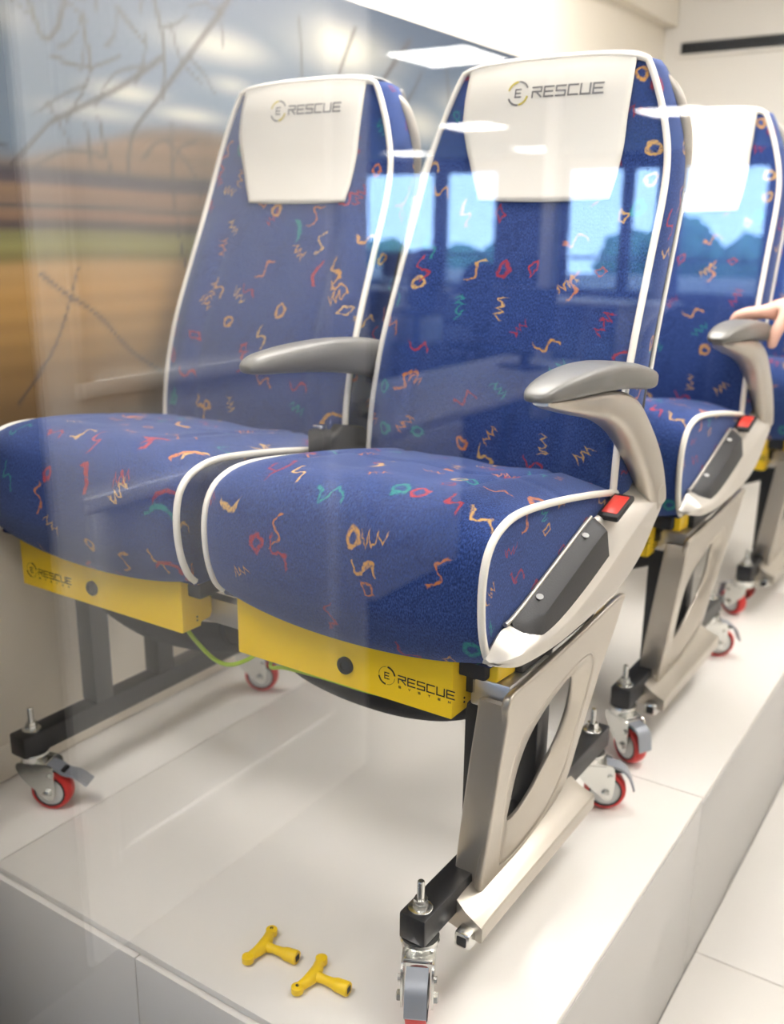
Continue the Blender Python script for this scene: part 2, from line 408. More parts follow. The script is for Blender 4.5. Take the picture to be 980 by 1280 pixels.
# outdoors beyond the windows
struct(MB().box(-30, 14, -40, -12.8, ZF - .5, ZF - .4).out('ground_outdoors', 'grass'), 'green lawn outside the office windows')
struct(MB().box(-20, 4, -14.3, -14.1, ZF - .4, .34).out('parapet_wall', 'wallwhite'), 'low pale parapet wall outside the office windows')
def tree(x, y, h, r, label):
    t = empty('tree', (x, y, ZF - .4))
    MB().tube([(0, 0, 0), (.05, 0, h * .4), (0, .04, h * .7)], [.14, .10, .05], 8).out('trunk', 'trunk', t)
    bm = bmesh.new()
    for q in range(9):
        a = random.random() * 6.28; rr = r * random.uniform(.2, .75)
        c = Vector((math.cos(a) * rr, math.sin(a) * rr, h * random.uniform(.3, .8)))
        s = bmesh.ops.create_icosphere(bm, subdivisions=3, radius=r * random.uniform(.42, .62))
        for v in s['verts']:
            n = v.co.normalized(); v.co = v.co * (1 + .16 * math.sin(n.x * 9 + q) * math.sin(n.y * 11) + random.uniform(-.05, .05)) + c
    me = bpy.data.meshes.new('foliage'); bm.to_mesh(me); bm.free(); link('foliage', me, 'leaf', t, smooth=180)
    tag(t, label, 'tree', 'trees outside the office windows')
tree(-13.4, -18.5, 1.5, 1.1, 'low round green tree seen through the leftmost office windows')
tree(-10.3, -17.0, 1.3, 1.0, 'green bushy tree behind the office windows left of the pale column')
tree(-7.0, -19.5, 1.9, 1.2, 'tall green tree behind the office window right of the pale column')
tree(-3.9, -17.2, 1.4, 1.1, 'wide green tree outside the rightmost office windows')
# white panelled door standing open beside the glass, on the office side
DX = -1.34
d = struct(MB().box(DX - .04, DX, -.43, .485, ZF + .01, ZC - .03, bev=.002).out('door_1', 'doorwhite'), 'white panelled door standing open in front of the glass')
for (z0, z1) in ((ZF + .20, .55), (.72, 1.92)):
    m_ = MB()
    for (y0, y1, a, b) in ((-.30, .42, z0, z0 + .03), (-.30, .42, z1 - .03, z1), (-.30, -.27, z0 + .03, z1 - .03), (.39, .42, z0 + .03, z1 - .03)):
        m_.box(DX, DX + .012, y0, y1, a, b, bev=.004)
    m_.out('panel_moulding', 'doorwhite', d)
MB().lathe([(.012, 0), (.010, .03), (.024, .035), (.026, .055), (.015, .065)], (DX, -.36, .60), (1, 0, 0)).out('door_knob', 'chrome', d)
struct(MB().box(-1.46, -1.34, .495, .735, ZF, ZC).out('door_frame_1', 'screen'), 'black door post between the open door and the glass')
# pale column in the office
struct(MB().box(-3.25, -3.14, -5.47, -5.36, ZF, ZC, bev=.01).out('column_1', 'column'), 'slim pale square column in the office')

# ceiling lamps
def lamp(x, y, label, s=.6):
    t = empty('ceiling_lamp', (x, y, ZC)); h = s / 2
    f = MB()
    for (a, b, c, d_) in ((-h - .02, h + .02, -h - .02, -h), (-h - .02, h + .02, h, h + .02), (-h - .02, -h, -h, h), (h, h + .02, -h, h)):
        f.box(a, b, c, d_, -.022, 0)
    f.out('frame', 'lampframe', t, smooth=None)
    MB().box(-h, h, -h, h, -.014, -.006).out('diffuser', 'lamp', t, smooth=None)
    tag(t, label, 'lamp', 'square ceiling lamps')
for (x, y, l) in ((-.95, 1.72, 'square ceiling lamp above the front double seat'), (-.95, 2.6, 'square ceiling lamp above the second double seat'),
                  (.25, 1.5, 'square ceiling lamp above the aisle beside the front seats'), (.25, 2.9, 'square ceiling lamp above the rear of the aisle'),
                  (-1.00, .04, 'unseen square lamp added to brighten the open door near the display glass'), (-3.52, -4.42, 'square office lamp reflected largest above the left seat'),  # first lamp here is unseen, added to brighten the door mirrored in the glass
                  (-5.5, -8.32, 'square office lamp in the row before the windows'), (-3.2, -8.0, 'square office lamp near the pale column'),
                  (-8.2, -11.2, 'square office lamp by the leftmost windows'), (-6.2, -11.4, 'square office lamp by the middle windows'),
                  (-.9, -2.3, 'square office lamp above the pale desk side'), (-5.5, -4.4, 'square office lamp far left of the desk')):
    lamp(x, y, l)

# mural: landscape print on a thin panel
def make_mural():
    y0, y1, z0, z1 = .79, 3.25, .50, 1.516
    nx, nz = 330, 150
    Y, Z = np.meshgrid(np.linspace(y0, y1, nx + 1), np.linspace(z0, z1, nz + 1), indexing='xy')
    C = np.zeros(Y.shape + (3,))
    stops = [(.50, (.03, .022, .015)), (.62, (.05, .034, .018)), (.70, (.12, .07, .026)), (.80, (.23, .13, .040)), (.88, (.28, .155, .045)), (.93, (.25, .15, .055)),
             (.948, (.12, .10, .03)), (.965, (.15, .135, .045)), (.985, (.13, .12, .045)), (.997, (.05, .035, .03)), (1.005, (.06, .04, .03)), (1.015, (.14, .08, .045)), (1.026, (.11, .07, .045)), (1.031, (.055, .042, .035)), (1.037, (.11, .07, .045)),
             (1.06, (.13, .08, .045)), (1.072, (.04, .03, .033)), (1.088, (.035, .028, .03)), (1.10, (.09, .06, .035)), (1.15, (.12, .075, .04)), (1.2, (.11, .07, .04))]
    stops = [(a_, tuple(1.3 * q for q in c_)) for a_, c_ in stops]
    zs = [s[0] for s in stops]
    def smooth_noise(sy, sz, seed):
        r = np.random.RandomState(seed); out = np.zeros(Y.shape)
        for q in range(14):
            a, b, p = r.uniform(-1, 1) * sy, r.uniform(-1, 1) * sz, r.uniform(0, 6.28)
            out += np.sin(a * Y + b * Z + p)
        return out / 14 ** .5
    zz = Z + .006 * smooth_noise(3, 4, 1) + .004 * smooth_noise(14, 5, 9)
    for c in range(3): C[..., c] = np.interp(zz, zs, [s[1][c] for s in stops])
    C *= (1 + .10 * smooth_noise(2, 180, 2) + .08 * smooth_noise(4, 60, 3))[..., None]
    hill = np.interp(Y, [.8, 1.1, 1.23, 1.38, 1.49, 1.6, 1.8, 2.2, 2.6, 3.3], [1.10, 1.11, 1.14, 1.18, 1.192, 1.188, 1.16, 1.12, 1.11, 1.13])
    sky = 1 / (1 + np.exp(-(Z - hill) / .006))
    t = np.clip((Z - 1.1) / .42, 0, 1)[..., None]
    S = np.array([.115, .15, .19]) * (1 - t) + np.array([.045, .060, .088]) * t
    S = S * (1 + .06 * smooth_noise(6, 10, 5))[..., None]
    cl = np.zeros(Y.shape)
    for (cy, cz, a, b, s) in ((1.58, 1.355, .13, .028, .9), (1.34, 1.24, .08, .016, .7), (1.62, 1.285, .06, .016, .5), (1.26, 1.20, .10, .014, .5), (1.5, 1.215, .09, .014, .6), (2.02, 1.41, .17, .05, .9),
                              (2.35, 1.27, .10, .04, .8), (2.2, 1.34, .06, .03, .5), (2.7, 1.34, .2, .04, .7), (1.05, 1.33, .08, .03, .35), (1.85, 1.25, .10, .02, .5), (3.0, 1.22, .15, .03, .6)):
        cl = np.maximum(cl, s * np.exp(-(((Y - cy) / a) ** 2 + ((Z - cz - .05 * (Y - cy) * 0) / b) ** 2)))
    cl *= np.clip(1 + .25 * smooth_noise(25, 50, 6), 0, 1.4); cl = np.clip(cl, 0, 1)[..., None]
    S = S * (1 - cl) + np.array([.46, .43, .35]) * cl
    C = C * (1 - sky[..., None]) + S * sky[..., None]
    def branch(pts, w0, w1, dark=.75, col=(.05, .04, .035)):
        nonlocal C
        P = catmull(pts, 8)
        D = np.full(Y.shape, 9.0); Wd = np.full(Y.shape, w1)
        for i in range(len(P) - 1):
            a, b = P[i], P[i + 1]; ab = b - a; L2 = ab @ ab + 1e-12
            tt = np.clip(((Y - a[0]) * ab[0] + (Z - a[1]) * ab[1]) / L2, 0, 1)
            dd = np.hypot(Y - a[0] - tt * ab[0], Z - a[1] - tt * ab[1])
            ww = w0 + (w1 - w0) * (i / len(P)); k = dd / ww < D; D = np.where(k, dd / ww, D)
        al = (dark * np.clip(1.5 - D, 0, 1))[..., None]; C = C * (1 - al) + np.array(col) * al
    for pts, a, b in (([(1.66, 1.50), (1.61, 1.43), (1.49, 1.31), (1.42, 1.24), (1.35, 1.17), (1.33, 1.09)], .012, .004), ([(1.43, 1.31), (1.33, 1.25), (1.18, 1.18), (1.15, 1.16), (1.08, 1.10)], .009, .004),
                      ([(1.40, 1.46), (1.42, 1.41), (1.44, 1.33), (1.43, 1.24)], .009, .004), ([(1.13, 1.40), (1.16, 1.31), (1.19, 1.32), (1.22, 1.38)], .007, .005), ([(1.24, 1.18), (1.25, 1.09)], .005, .004), ([(1.27, 1.19), (1.29, 1.10)], .005, .004),
                      ([(1.12, .92), (1.16, .89), (1.24, .84), (1.31, .77), (1.39, .72)], .006, .004), ([(1.45, 1.20), (1.45, 1.02), (1.48, .89)], .005, .003), ([(1.33, 1.38), (1.39, 1.33)], .006, .003), ([(2.06, 1.46), (1.99, 1.34), (1.96, 1.25)], .009, .005), ([(2.30, 1.47), (2.16, 1.34), (2.10, 1.24)], .010, .006),
                      ([(2.18, 1.24), (2.30, 1.33), (2.36, 1.40)], .008, .005), ([(1.85, 1.45), (1.86, 1.30)], .006, .004), ([(1.18, 1.28), (1.25, 1.27), (1.33, 1.30)], .006, .003), ([(1.20, 1.18), (1.26, 1.27), (1.24, 1.36)], .005, .003), ([(1.05, .70), (1.14, .80), (1.2, .93)], .005, .003),
                      ([(2.4, 1.2), (2.5, 1.32), (2.48, 1.45)], .009, .005), ([(2.5, 1.3), (2.62, 1.38), (2.75, 1.47)], .008, .004), ([(.92, 1.5), (.97, 1.3), (.95, 1.1)], .02, .015)):
        branch(pts, a * .65, b * .75, .78)
    rs = np.random.RandomState(11)
    for q in range(34):
        y_, z_ = rs.uniform(.95, 1.62), rs.uniform(1.12, 1.50); a_ = rs.uniform(0, 6.28); l_ = rs.uniform(.05, .16)
        p1 = (y_ + l_ * .5 * math.cos(a_), z_ + l_ * .5 * math.sin(a_)); a2 = a_ + rs.uniform(-.7, .7)
        branch([(y_, z_), p1, (p1[0] + l_ * .5 * math.cos(a2), p1[1] + l_ * .5 * math.sin(a2))], .0042, .002, .6)
    C = np.clip(C, 0, 1)
    verts = [(XW + .008, y, z) for y, z in zip(Y.ravel(), Z.ravel())]
    faces = [(j * (nx + 1) + i, j * (nx + 1) + i + 1, (j + 1) * (nx + 1) + i + 1, (j + 1) * (nx + 1) + i) for j in range(nz) for i in range(nx)]
    t = tag(empty('landscape_mural', (XW, (y0 + y1) / 2, z0)), 'wide landscape mural of bare branches, golden fields and blue sky on the left wall', 'mural')
    off = t.location
    o = pyd('print', verts, faces, attr_mat('mural_print', 'print'), t, off)
    a = o.data.color_attributes.new('print', 'FLOAT_COLOR', 'POINT')
    a.data.foreach_set('color', np.concatenate([C.reshape(-1, 3), np.ones((C.size // 3, 1))], 1).astype(np.float32).ravel())
    MB().box(XW + .0005, XW + .0075, y0, y1, z0, z1).out('backing_board', 'wallwhite', t, off)
make_mural()

# black air slot in the rear wall
v = tag(empty('air_vent', (-.95, YB, 1.715)), 'long black air slot in the upper rear wall', 'air vent')
MB().box(-.47, .47, -.012, -.001, -.022, .022, bev=.002).out('slot', 'vent', v)
f_ = MB()
for (a, b, c, d_) in ((-.49, .49, .022, .034), (-.49, .49, -.034, -.022), (-.49, -.47, -.022, .022), (.47, .49, -.022, .022)): f_.box(a, b, -.014, -.001, c, d_)
f_.out('frame', 'wallwhite', v)
for zz in (-.010, .004, .014): MB().box(-.465, .465, -.020, -.012, zz - .0015, zz + .0015).out('louvre', 'vent', v)

# ------------------------------------------------------------------ printed marks
LET = {  # squared stroke letters on a 1 x 1 cell
    'R': [[(0, 0), (0, .55), (.15, .55), (1, .55), (1, 1), (0, 1)], [(.45, .5), (1, 0)]],
    'E': [[(1, 1), (0, 1), (0, 0), (1, 0)], [(0, .5), (.9, .5)]],
    'S': [[(1, 1), (0, 1), (0, .52), (1, .48), (1, 0), (0, 0)]],
    'C': [[(1, 1), (0, 1), (0, 0), (1, 0)]],
    'U': [[(0, 1), (0, 0), (1, 0), (1, 1)]],
    'Y': [[(0, 1), (.5, .5), (1, 1)], [(.5, .5), (.5, 0)]],
    'T': [[(0, 1), (1, 1)], [(.5, 1), (.5, 0)]],
    'M': [[(0, 0), (0, 1), (.5, .45), (1, 1), (1, 0)]],
}
def strokes(text, x, y, w, h, gap, th, italic=0.0):
    quads = []
    for ch in text:
        for pl in LET.get(ch, []):
            P = [(x + a * w + italic * b * h, y + b * h) for a, b in pl]
            for (ax, ay), (bx, by) in zip(P[:-1], P[1:]):
                dx, dy = bx - ax, by - ay; l = math.hypot(dx, dy); dx, dy = dx / l, dy / l; e = th * .5
                ax, ay, bx, by = ax - dx * e, ay - dy * e, bx + dx * e, by + dy * e
                quads.append([(ax - dy * e, ay + dx * e), (bx - dy * e, by + dx * e), (bx + dy * e, by - dx * e), (ax + dy * e, ay - dx * e)][::-1])
        x += w + gap
    return quads, x
def arc(cx, cy, r, a0, a1, th, n=10):
    q = []
    for k in range(n):
        t0 = math.radians(a0 + (a1 - a0) * k / n); t1 = math.radians(a0 + (a1 - a0) * (k + 1) / n)
        q.append([(cx + (r + s * th / 2) * math.cos(t), cy + (r + s * th / 2) * math.sin(t)) for s, t in ((-1, t0), (1, t0), (1, t1), (-1, t1))])
    return q
def print_mesh(name, quads, fn, m, parent, off):
    vs, fs = [], []
    for q in quads:
        area = sum(q[i - 1][0] * q[i][1] - q[i][0] * q[i - 1][1] for i in range(4))
        if area < 0: q = q[::-1]
        fs.append(tuple(range(len(vs), len(vs) + 4))); vs += [fn(*p) for p in q]
    return pyd(name, vs, fs, m, parent, off)
def logo(fn, parent, off, cx, cy, r, gold):
    """ring emblem with an E, the word RESCUE right of it; fn maps local metres to the surface"""
    th = r * .16
    if gold:
        [print_mesh('emblem_ring', arc(cx, cy, r, a, b, th), fn, 'inkgrey', parent, off) for a, b in ((25, 92), (205, 275))]
        [print_mesh('emblem_arc', arc(cx, cy, r, a, b, th * 1.1), fn, 'inkgold', parent, off) for a, b in ((95, 165), (278, 345))]
    else:
        print_mesh('emblem_ring', arc(cx, cy, r, 10, 85, th * 1.3) + arc(cx, cy, r, 190, 262, th * 1.3) + arc(cx, cy, r, 95, 180, th * .3) + arc(cx, cy, r, 272, 355, th * .3), fn, 'ink', parent, off)
    q, _ = strokes('E', cx - r * .26, cy - r * .33, r * .52, r * .66, 0, r * .13)
    w, h, gp = r * .86, r * .82, r * .30
    q2, _ = strokes('RESCUE', cx + r * 1.45, cy - h * .5, w, h, gp, r * .15)
    print_mesh('lettering', q + q2, fn, 'inkgrey' if gold else 'ink', parent, off)
    if not gold:
        q3, _ = strokes('SYSTEM', cx + r * 1.50, cy - h * .5 - r * .55, r * .24, r * .20, r * .95, r * .07)
        print_mesh('small_lettering', q3, fn, 'ink', parent, off)

# ------------------------------------------------------------------ double bus seat
O = (-.97, 1.20, 0.0)      # ground point of the first unit
HW = .22
CUSH = catmull([(.975, .495), (.960, .512), (.947, .55), (.944, .60), (.955, .640), (.985, .663), (1.04, .671), (1.154, .660), (1.25, .646), (1.344, .630), (1.41, .618)], 5)
def make_cushion(cx, root, HW=HW):
    P = resample(CUSH, 64); NV = len(P); NU = 40
    vs, fs, uv = [], [], []
    arc_ = 0
    for j, p in enumerate(P):
        t = np.array(P[min(j + 1, NV - 1)]) - np.array(P[max(j - 1, 0)]); t /= np.linalg.norm(t)
        n = np.array([-t[1], t[0]])
        if j: arc_ += np.linalg.norm(P[j] - P[j - 1])
        topness = max(0, min(1, (p[0] - 1.0) / .06))
        for i in range(NU + 1):
            u = -1 + 2 * i / NU; au = abs(u)
            b = .022 * (1 - au ** 3) + .004 * (1 - au ** 10)
            if j < 6: b *= .35 + .65 * j / 6
            seam = math.exp(-((au - .60) / .03) ** 2) * .006 * topness
            b -= seam
            b -= .010 * topness * math.exp(-(u / .55) ** 4) * .9
            b -= .006 * math.exp(-((p[0] - 1.17) / .010) ** 2) * topness * (1 if au < .60 else 0.25)
            b += .0025 * math.sin(9 * u + 7 * p[0]) * (1 - au) * topness
            sag = -.018 * (1 - au ** 2) * max(0, 1 - j / 5)
            vs.append((cx + u * HW, p[0] + n[0] * b, p[1] + n[1] * b + sag)); uv.append((cx + u * HW + 2, arc_ + 1))
    W = NU + 1
    for j in range(NV - 1):
        for i in range(NU):
            fs.append((j * W + i, j * W + i + 1, (j + 1) * W + i + 1, (j + 1) * W + i))
    # side panels and bottom
    for s, i in ((-1, 0), (1, NU)):
        base = len(vs); X = cx + s * HW
        for p in P: vs.append((X, p[0], p[1])); uv.append((p[0] + 5 + cx, p[1] + s * .3))
        for p in P:
            q = 1.0 + (p[0] - .944) * .86
            zb = .487 + .0 * p[0]; vs.append((X - s * .002, max(.975, min(1.41, p[0])), min(zb, p[1]))); uv.append((p[0] + 5 + cx, zb + s * .3))
        for j in range(NV - 1):
            f = (base + j, base + j + 1, base + NV + j + 1, base + NV + j)
            fs.append(f if s < 0 else f[::-1])
    base = len(vs)
    for q in ((cx - HW, .975, .487), (cx + HW, .975, .487), (cx + HW, 1.41, .487), (cx - HW, 1.41, .487)): vs.append(q); uv.append((q[0], q[1]))
    fs.append((base + 3, base + 2, base + 1, base))
    c = pyd('seat_cushion', vs, fs, 'fabric', root, O, smooth=50, uv=uv)
    for s in (-1, 1):
        pts = [(cx + s * (HW + .001), p[0] - .001, p[1]) for p in resample(CUSH, 60)]
        vs2, fs2 = tube_geo(pts, .0052, 8); pyd('piping', vs2, fs2, 'piping', c, O, smooth=60)
    return c
YF = [(.55, 1.343), (.63, 1.347), (.72, 1.357), (.83, 1.388), (.95, 1.440), (1.08, 1.494), (1.16, 1.515), (1.26, 1.530), (1.30, 1.536)]
HWZ = [(.55, .222), (.80, .219), (.95, .215), (1.06, .212), (1.12, .205), (1.17, .191), (1.21, .176), (1.24, .162), (1.258, .150), (1.27, .140)]
_yf = catmull(YF, 8); _hw = catmull(HWZ, 8)
yf = lambda z: float(np.interp(z, [p[0] for p in _yf], [p[1] for p in _yf]))
hwz = lambda z: float(np.interp(z, [p[0] for p in _hw], [p[1] for p in _hw]))
ZT = lambda u: 1.260 - .004 * u ** 2 - .006 * abs(u) ** 6
def backsurf(u, z):
    au = abs(u); low = max(0, min(1, (1.03 - z) / .08))
    b = .020 * (1 - au ** 4) + low * .014 * math.exp(-((au - .80) / .14) ** 2) - .007 * low * math.exp(-((au - .60) / .035) ** 2)
    top = max(0, (z - 1.20) / .07); b *= 1 - .75 * min(1, top) ** 2
    return yf(z) - b
def make_back(cx, root):
    NU, NV = 36, 70; W = NU + 1; vs, fs, uv = [], [], []
    for j in range(NV + 1):
        t = j / NV
        for i in range(W):
            u = -1 + 2 * i / NU; z = .575 + (ZT(u) - .575) * t
            vs.append((cx + u * hwz(z), backsurf(u, z), z)); uv.append((cx + u * hwz(z) + 9.3, z + 3))
    for j in range(NV):
        for i in range(NU): fs.append((j * W + i, j * W + i + 1, (j + 1) * W + i + 1, (j + 1) * W + i))
    ring = [j * W for j in range(NV + 1)] + [NV * W + i for i in range(1, NU)] + [j * W + NU for j in range(NV, -1, -1)]
    prev = ring
    for (dy, sc, up) in ((.012, 1.022, .004), (.042, 1.040, .005), (.070, 1.022, .0)):
        base = len(vs); cur = []
        for k, r in enumerate(ring):
            x, y, z = vs[r]; cz = max(0, min(1, (z - 1.2) / .07))
            vs.append((cx + (x - cx) * sc, y + dy, z + up * cz)); cur.append(base + k); uv.append((uv[r][0] + dy * (1 if x > cx else -1), uv[r][1] + dy * cz))
        for k in range(len(ring) - 1): fs.append((prev[k], prev[k + 1], cur[k + 1], cur[k]))
        prev = cur
    b = pyd('backrest', vs, fs, 'fabric', root, O, smooth=60, uv=uv)
    path = [vs[r] for r in ring]
    path = resample(path, 150)
    vs2, fs2 = tube_geo([(p[0], p[1] - .001, p[2] + .001) for p in path], .0055, 8); pyd('piping', vs2, fs2, 'piping', b, O, smooth=60)
    # moulded rear shell
    sv, sf = [], []; prev = None
    for (dy, sc, dz) in ((.062, 1.0, 0), (.074, 1.018, .0), (.090, 1.0, 0), (.108, .93, -.02), (.112, .80, -.05)):
        base = len(sv); cur = []
        for k, r in enumerate(ring):
            x, y, z = vs[r]; sv.append((cx + (x - cx) * sc, yf(z) + dy + .03 * max(0, (.9 - z)), .60 + (z - .60) * (1 + dz))); cur.append(base + k)
        if prev:
            for k in range(len(ring) - 1): sf.append((prev[k], prev[k + 1], cur[k + 1], cur[k]))
        prev = cur
    n = len(ring)
    for k in range(n // 2): 
        if k + 1 < n - 1 - k: sf.append((prev[k], prev[k + 1], prev[n - 2 - k], prev[n - 1 - k]))
    pyd('back_shell', sv, sf, 'shell', root, O, smooth=50)
    # pale trim bead and grab handle on the aisle side
    tr = [(cx + hwz(z) * 1.018, yf(z) + .082, z) for z in np.linspace(.80, 1.06, 20)]
    v3, f3 = tube_geo(tr, .004, 8); pyd('shell_trim', v3, f3, 'trim_white', root, O, smooth=60)
    hp = catmull([(cx + .130, 1.585, 1.225), (cx + .158, 1.585, 1.230), (cx + .184, 1.588, 1.205), (cx + .203, 1.588, 1.150), (cx + .208, 1.578, 1.080), (cx + .200, 1.560, 1.035)], 6)
    v4, f4 = tube_geo(hp, .0105, 12); pyd('grab_handle', v4, f4, 'handle', root, O, smooth=60)
    # headrest cover
    CW = [(1.04, .108), (1.08, .122), (1.13, .135), (1.17, .142), (1.21, .143), (1.30, .140)]
    cw = lambda z: float(np.interp(z, [c[0] for c in CW], [c[1] for c in CW]))
    rows = []
    NUc = 28
    for z in np.linspace(1.055, 1.0, 1): rows.append(('f', z))
    def csurf(x, z, lift=.005):
        return backsurf(max(-1, min(1, x / hwz(z))), z) - lift
    hv, hf = [], []; nrow = 0
    for t in np.linspace(0, 1, 26):
        for i in range(NUc + 1):
            s = -1 + 2 * i / NUc
            zt = ZT(s * .93) + .004; z = 1.046 + (zt - 1.046) * t + (.003 * (s * s) if t == 0 else 0)
            x = s * cw(z) + .025 * max(0, (1.17 - z) / .12); hv.append((cx + x, csurf(x, min(z, ZT(s * .93))), z))
        nrow += 1
    for (dy, dz) in ((.006, .007), (.025, .011), (.05, .011), (.075, .008), (.100, .0), (.116, -.02), (.120, -.06), (.122, -.10)):
        for i in range(NUc + 1):
            s = -1 + 2 * i / NUc; b0 = hv[25 * (NUc + 1) + i]
            hv.append((b0[0], b0[1] + dy, b0[2] + dz - .004))
        nrow += 1
    for j in range(nrow - 1):
        for i in range(NUc): hf.append((j * (NUc + 1) + i, j * (NUc + 1) + i + 1, (j + 1) * (NUc + 1) + i + 1, (j + 1) * (NUc + 1) + i))
    h = pyd('headrest_cover', hv, hf, 'leather', root, O, smooth=60)
    sol = h.modifiers.new('thick', 'SOLIDIFY'); sol.thickness = .003; sol.offset = -1
    logo(lambda x, z: (cx + x, csurf(x, z, .0062), z), h, O, -.042, 1.211, .0175, True)
def make_caster(root, pos, ang, pedal_down):
    """swivel caster; ang = trailing direction in degrees, pos = underside of the foot tube"""
    T = .030; R_ = .0375; az = -.0725
    m = MB()
    m.lathe([(.026, 0), (.027, -.004), (.024, -.010), (.024, -.016), (.017, -.018)], (0, 0, 0), (0, 0, 1), 20)
    m.box(-.020, .030, -.0215, .0215, -.022, -.016, bev=.002)
    for s in (-1, 1):
        y0, y1 = (s * .0215, s * .0185)
        ol = catmull([(-.022, -.017), (.034, -.017), (.044, -.035), (T + .012, az - .006), (T, az - .013), (T - .012, az - .004), (-.016, -.046)], 4, True)
        n = len(ol); vs = [(p[0], y0, p[1]) for p in ol] + [(p[0], y1, p[1]) for p in ol]
        fs = [tuple(range(n)), tuple(range(2 * n - 1, n - 1, -1))] + [(k, (k + 1) % n, n + (k + 1) % n, n + k) for k in range(n)]
        m.add(vs, fs)
        m.lathe([(.008, 0), (.008, .005), (.004, .0065)], (T, s * .0215, az), (0, s, 0), 6)
        m.lathe([(.005, 0), (.005, .004)], (T + .006, s * .0215, az + .033), (0, s, 0), 8)
    c = m.out('caster', 'chrome', root, (0, 0, 0), (pos[0] - O[0], pos[1] - O[1], pos[2] - O[2]), 35)
    c.rotation_euler.z = math.radians(ang)
    MB().lathe([(.0265, -.0135), (.034, -.0135), (R_ - .001, -.010), (R_, -.004), (R_, .004), (R_ - .001, .010), (.034, .0135), (.0265, .0135)], (T, 0, az), (0, 1, 0), 32, True).out('tyre', 'red', c)
    MB().lathe([(.0262, -.0146), (.0292, -.0146), (.0292, .0146), (.0262, .0146)], (T, 0, az), (0, 1, 0), 28, True).out('rim_ring', 'rubber', c)
    MB().lathe([(.009, -.0150), (.012, -.0145), (.024, -.012), (.0266, -.0135), (.0266, .0135), (.024, .012), (.012, .0145), (.009, .0150)], (T, 0, az), (0, 1, 0), 28).out('hub', 'hub', c)
    if pedal_down == 2:
        path = [(T - .012, -.020), (T + .010, -.023), (T + .026, -.028), (T + .040, -.042), (T + .050, -.068)]
    elif pedal_down:
        path = [(T + .004, -.024), (T + .024, -.026), (T + .036, -.034), (T + .040, -.047), (T + .044, -.068)]
    else:
        path = [(T - .012, -.020), (T + .012, -.026), (T + .028, -.036), (T + .050, -.040), (T + .072, -.054)]
    path = catmull(path, 4); m = MB(); vs, fs = [], []
    for (x, z) in path:
        for (yy, zz) in ((-.0145, .002), (.0145, .002), (.0145, -.002), (-.0145, -.002)): vs.append((x + zz * .6, yy, z + zz))
    for k in range(len(path) - 1):
        for q in range(4): fs.append((k * 4 + q, k * 4 + (q + 1) % 4, k * 4 + 4 + (q + 1) % 4, k * 4 + 4 + q))
    fs += [(3, 2, 1, 0), tuple(len(vs) - 4 + q for q in range(4))]
    m.add(vs, fs).out('brake_pedal', 'pedal', c, smooth=30)
    MB().box(T - .004, T + .030, -.011, .011, -.036, -.030, bev=.002).out('brake_shoe', 'rubber', c)
    m = MB().lathe([(.0165, .0405), (.0165, .0425), (.0155, .0430)], (0, 0, 0), (0, 0, 1), 20)
    m.lathe([(.0105, .0430), (.0105, .0500), (.009, .0505)], (0, 0, 0), (0, 0, 1), 6).lathe([(.0095, .0505), (.0095, .0560)], (0, 0, 0), (0, 0, 1), 6)
    m.lathe([(.0052, .01), (.0052, .0800), (.0042, .082)], (0, 0, 0), (0, 0, 1), 10).out('stem_bolt', 'chrome', c)
    return c
def make_frame(x0, root, cast):
    x1 = x0 + .04; xc = x0 + .02
    f = MB().box(x0, x1, .900, 1.530, .110, .150, bev=.003).out('foot_tube', 'black', root, O)
    for (ya, yb) in ((1.060, 1.100), (1.215, 1.255)):
        MB().box(x0, x1, ya, yb, .1505, .420, bev=.002).out('post', 'black', root, O)
    MB().box(x0 + .002, x1 - .002, 1.02, 1.42, .4202, .446, bev=.003).out('top_rail', 'black', root, O)
    for (y, ang, pd) in cast: make_caster(root, (xc, y, .1098), ang, pd)
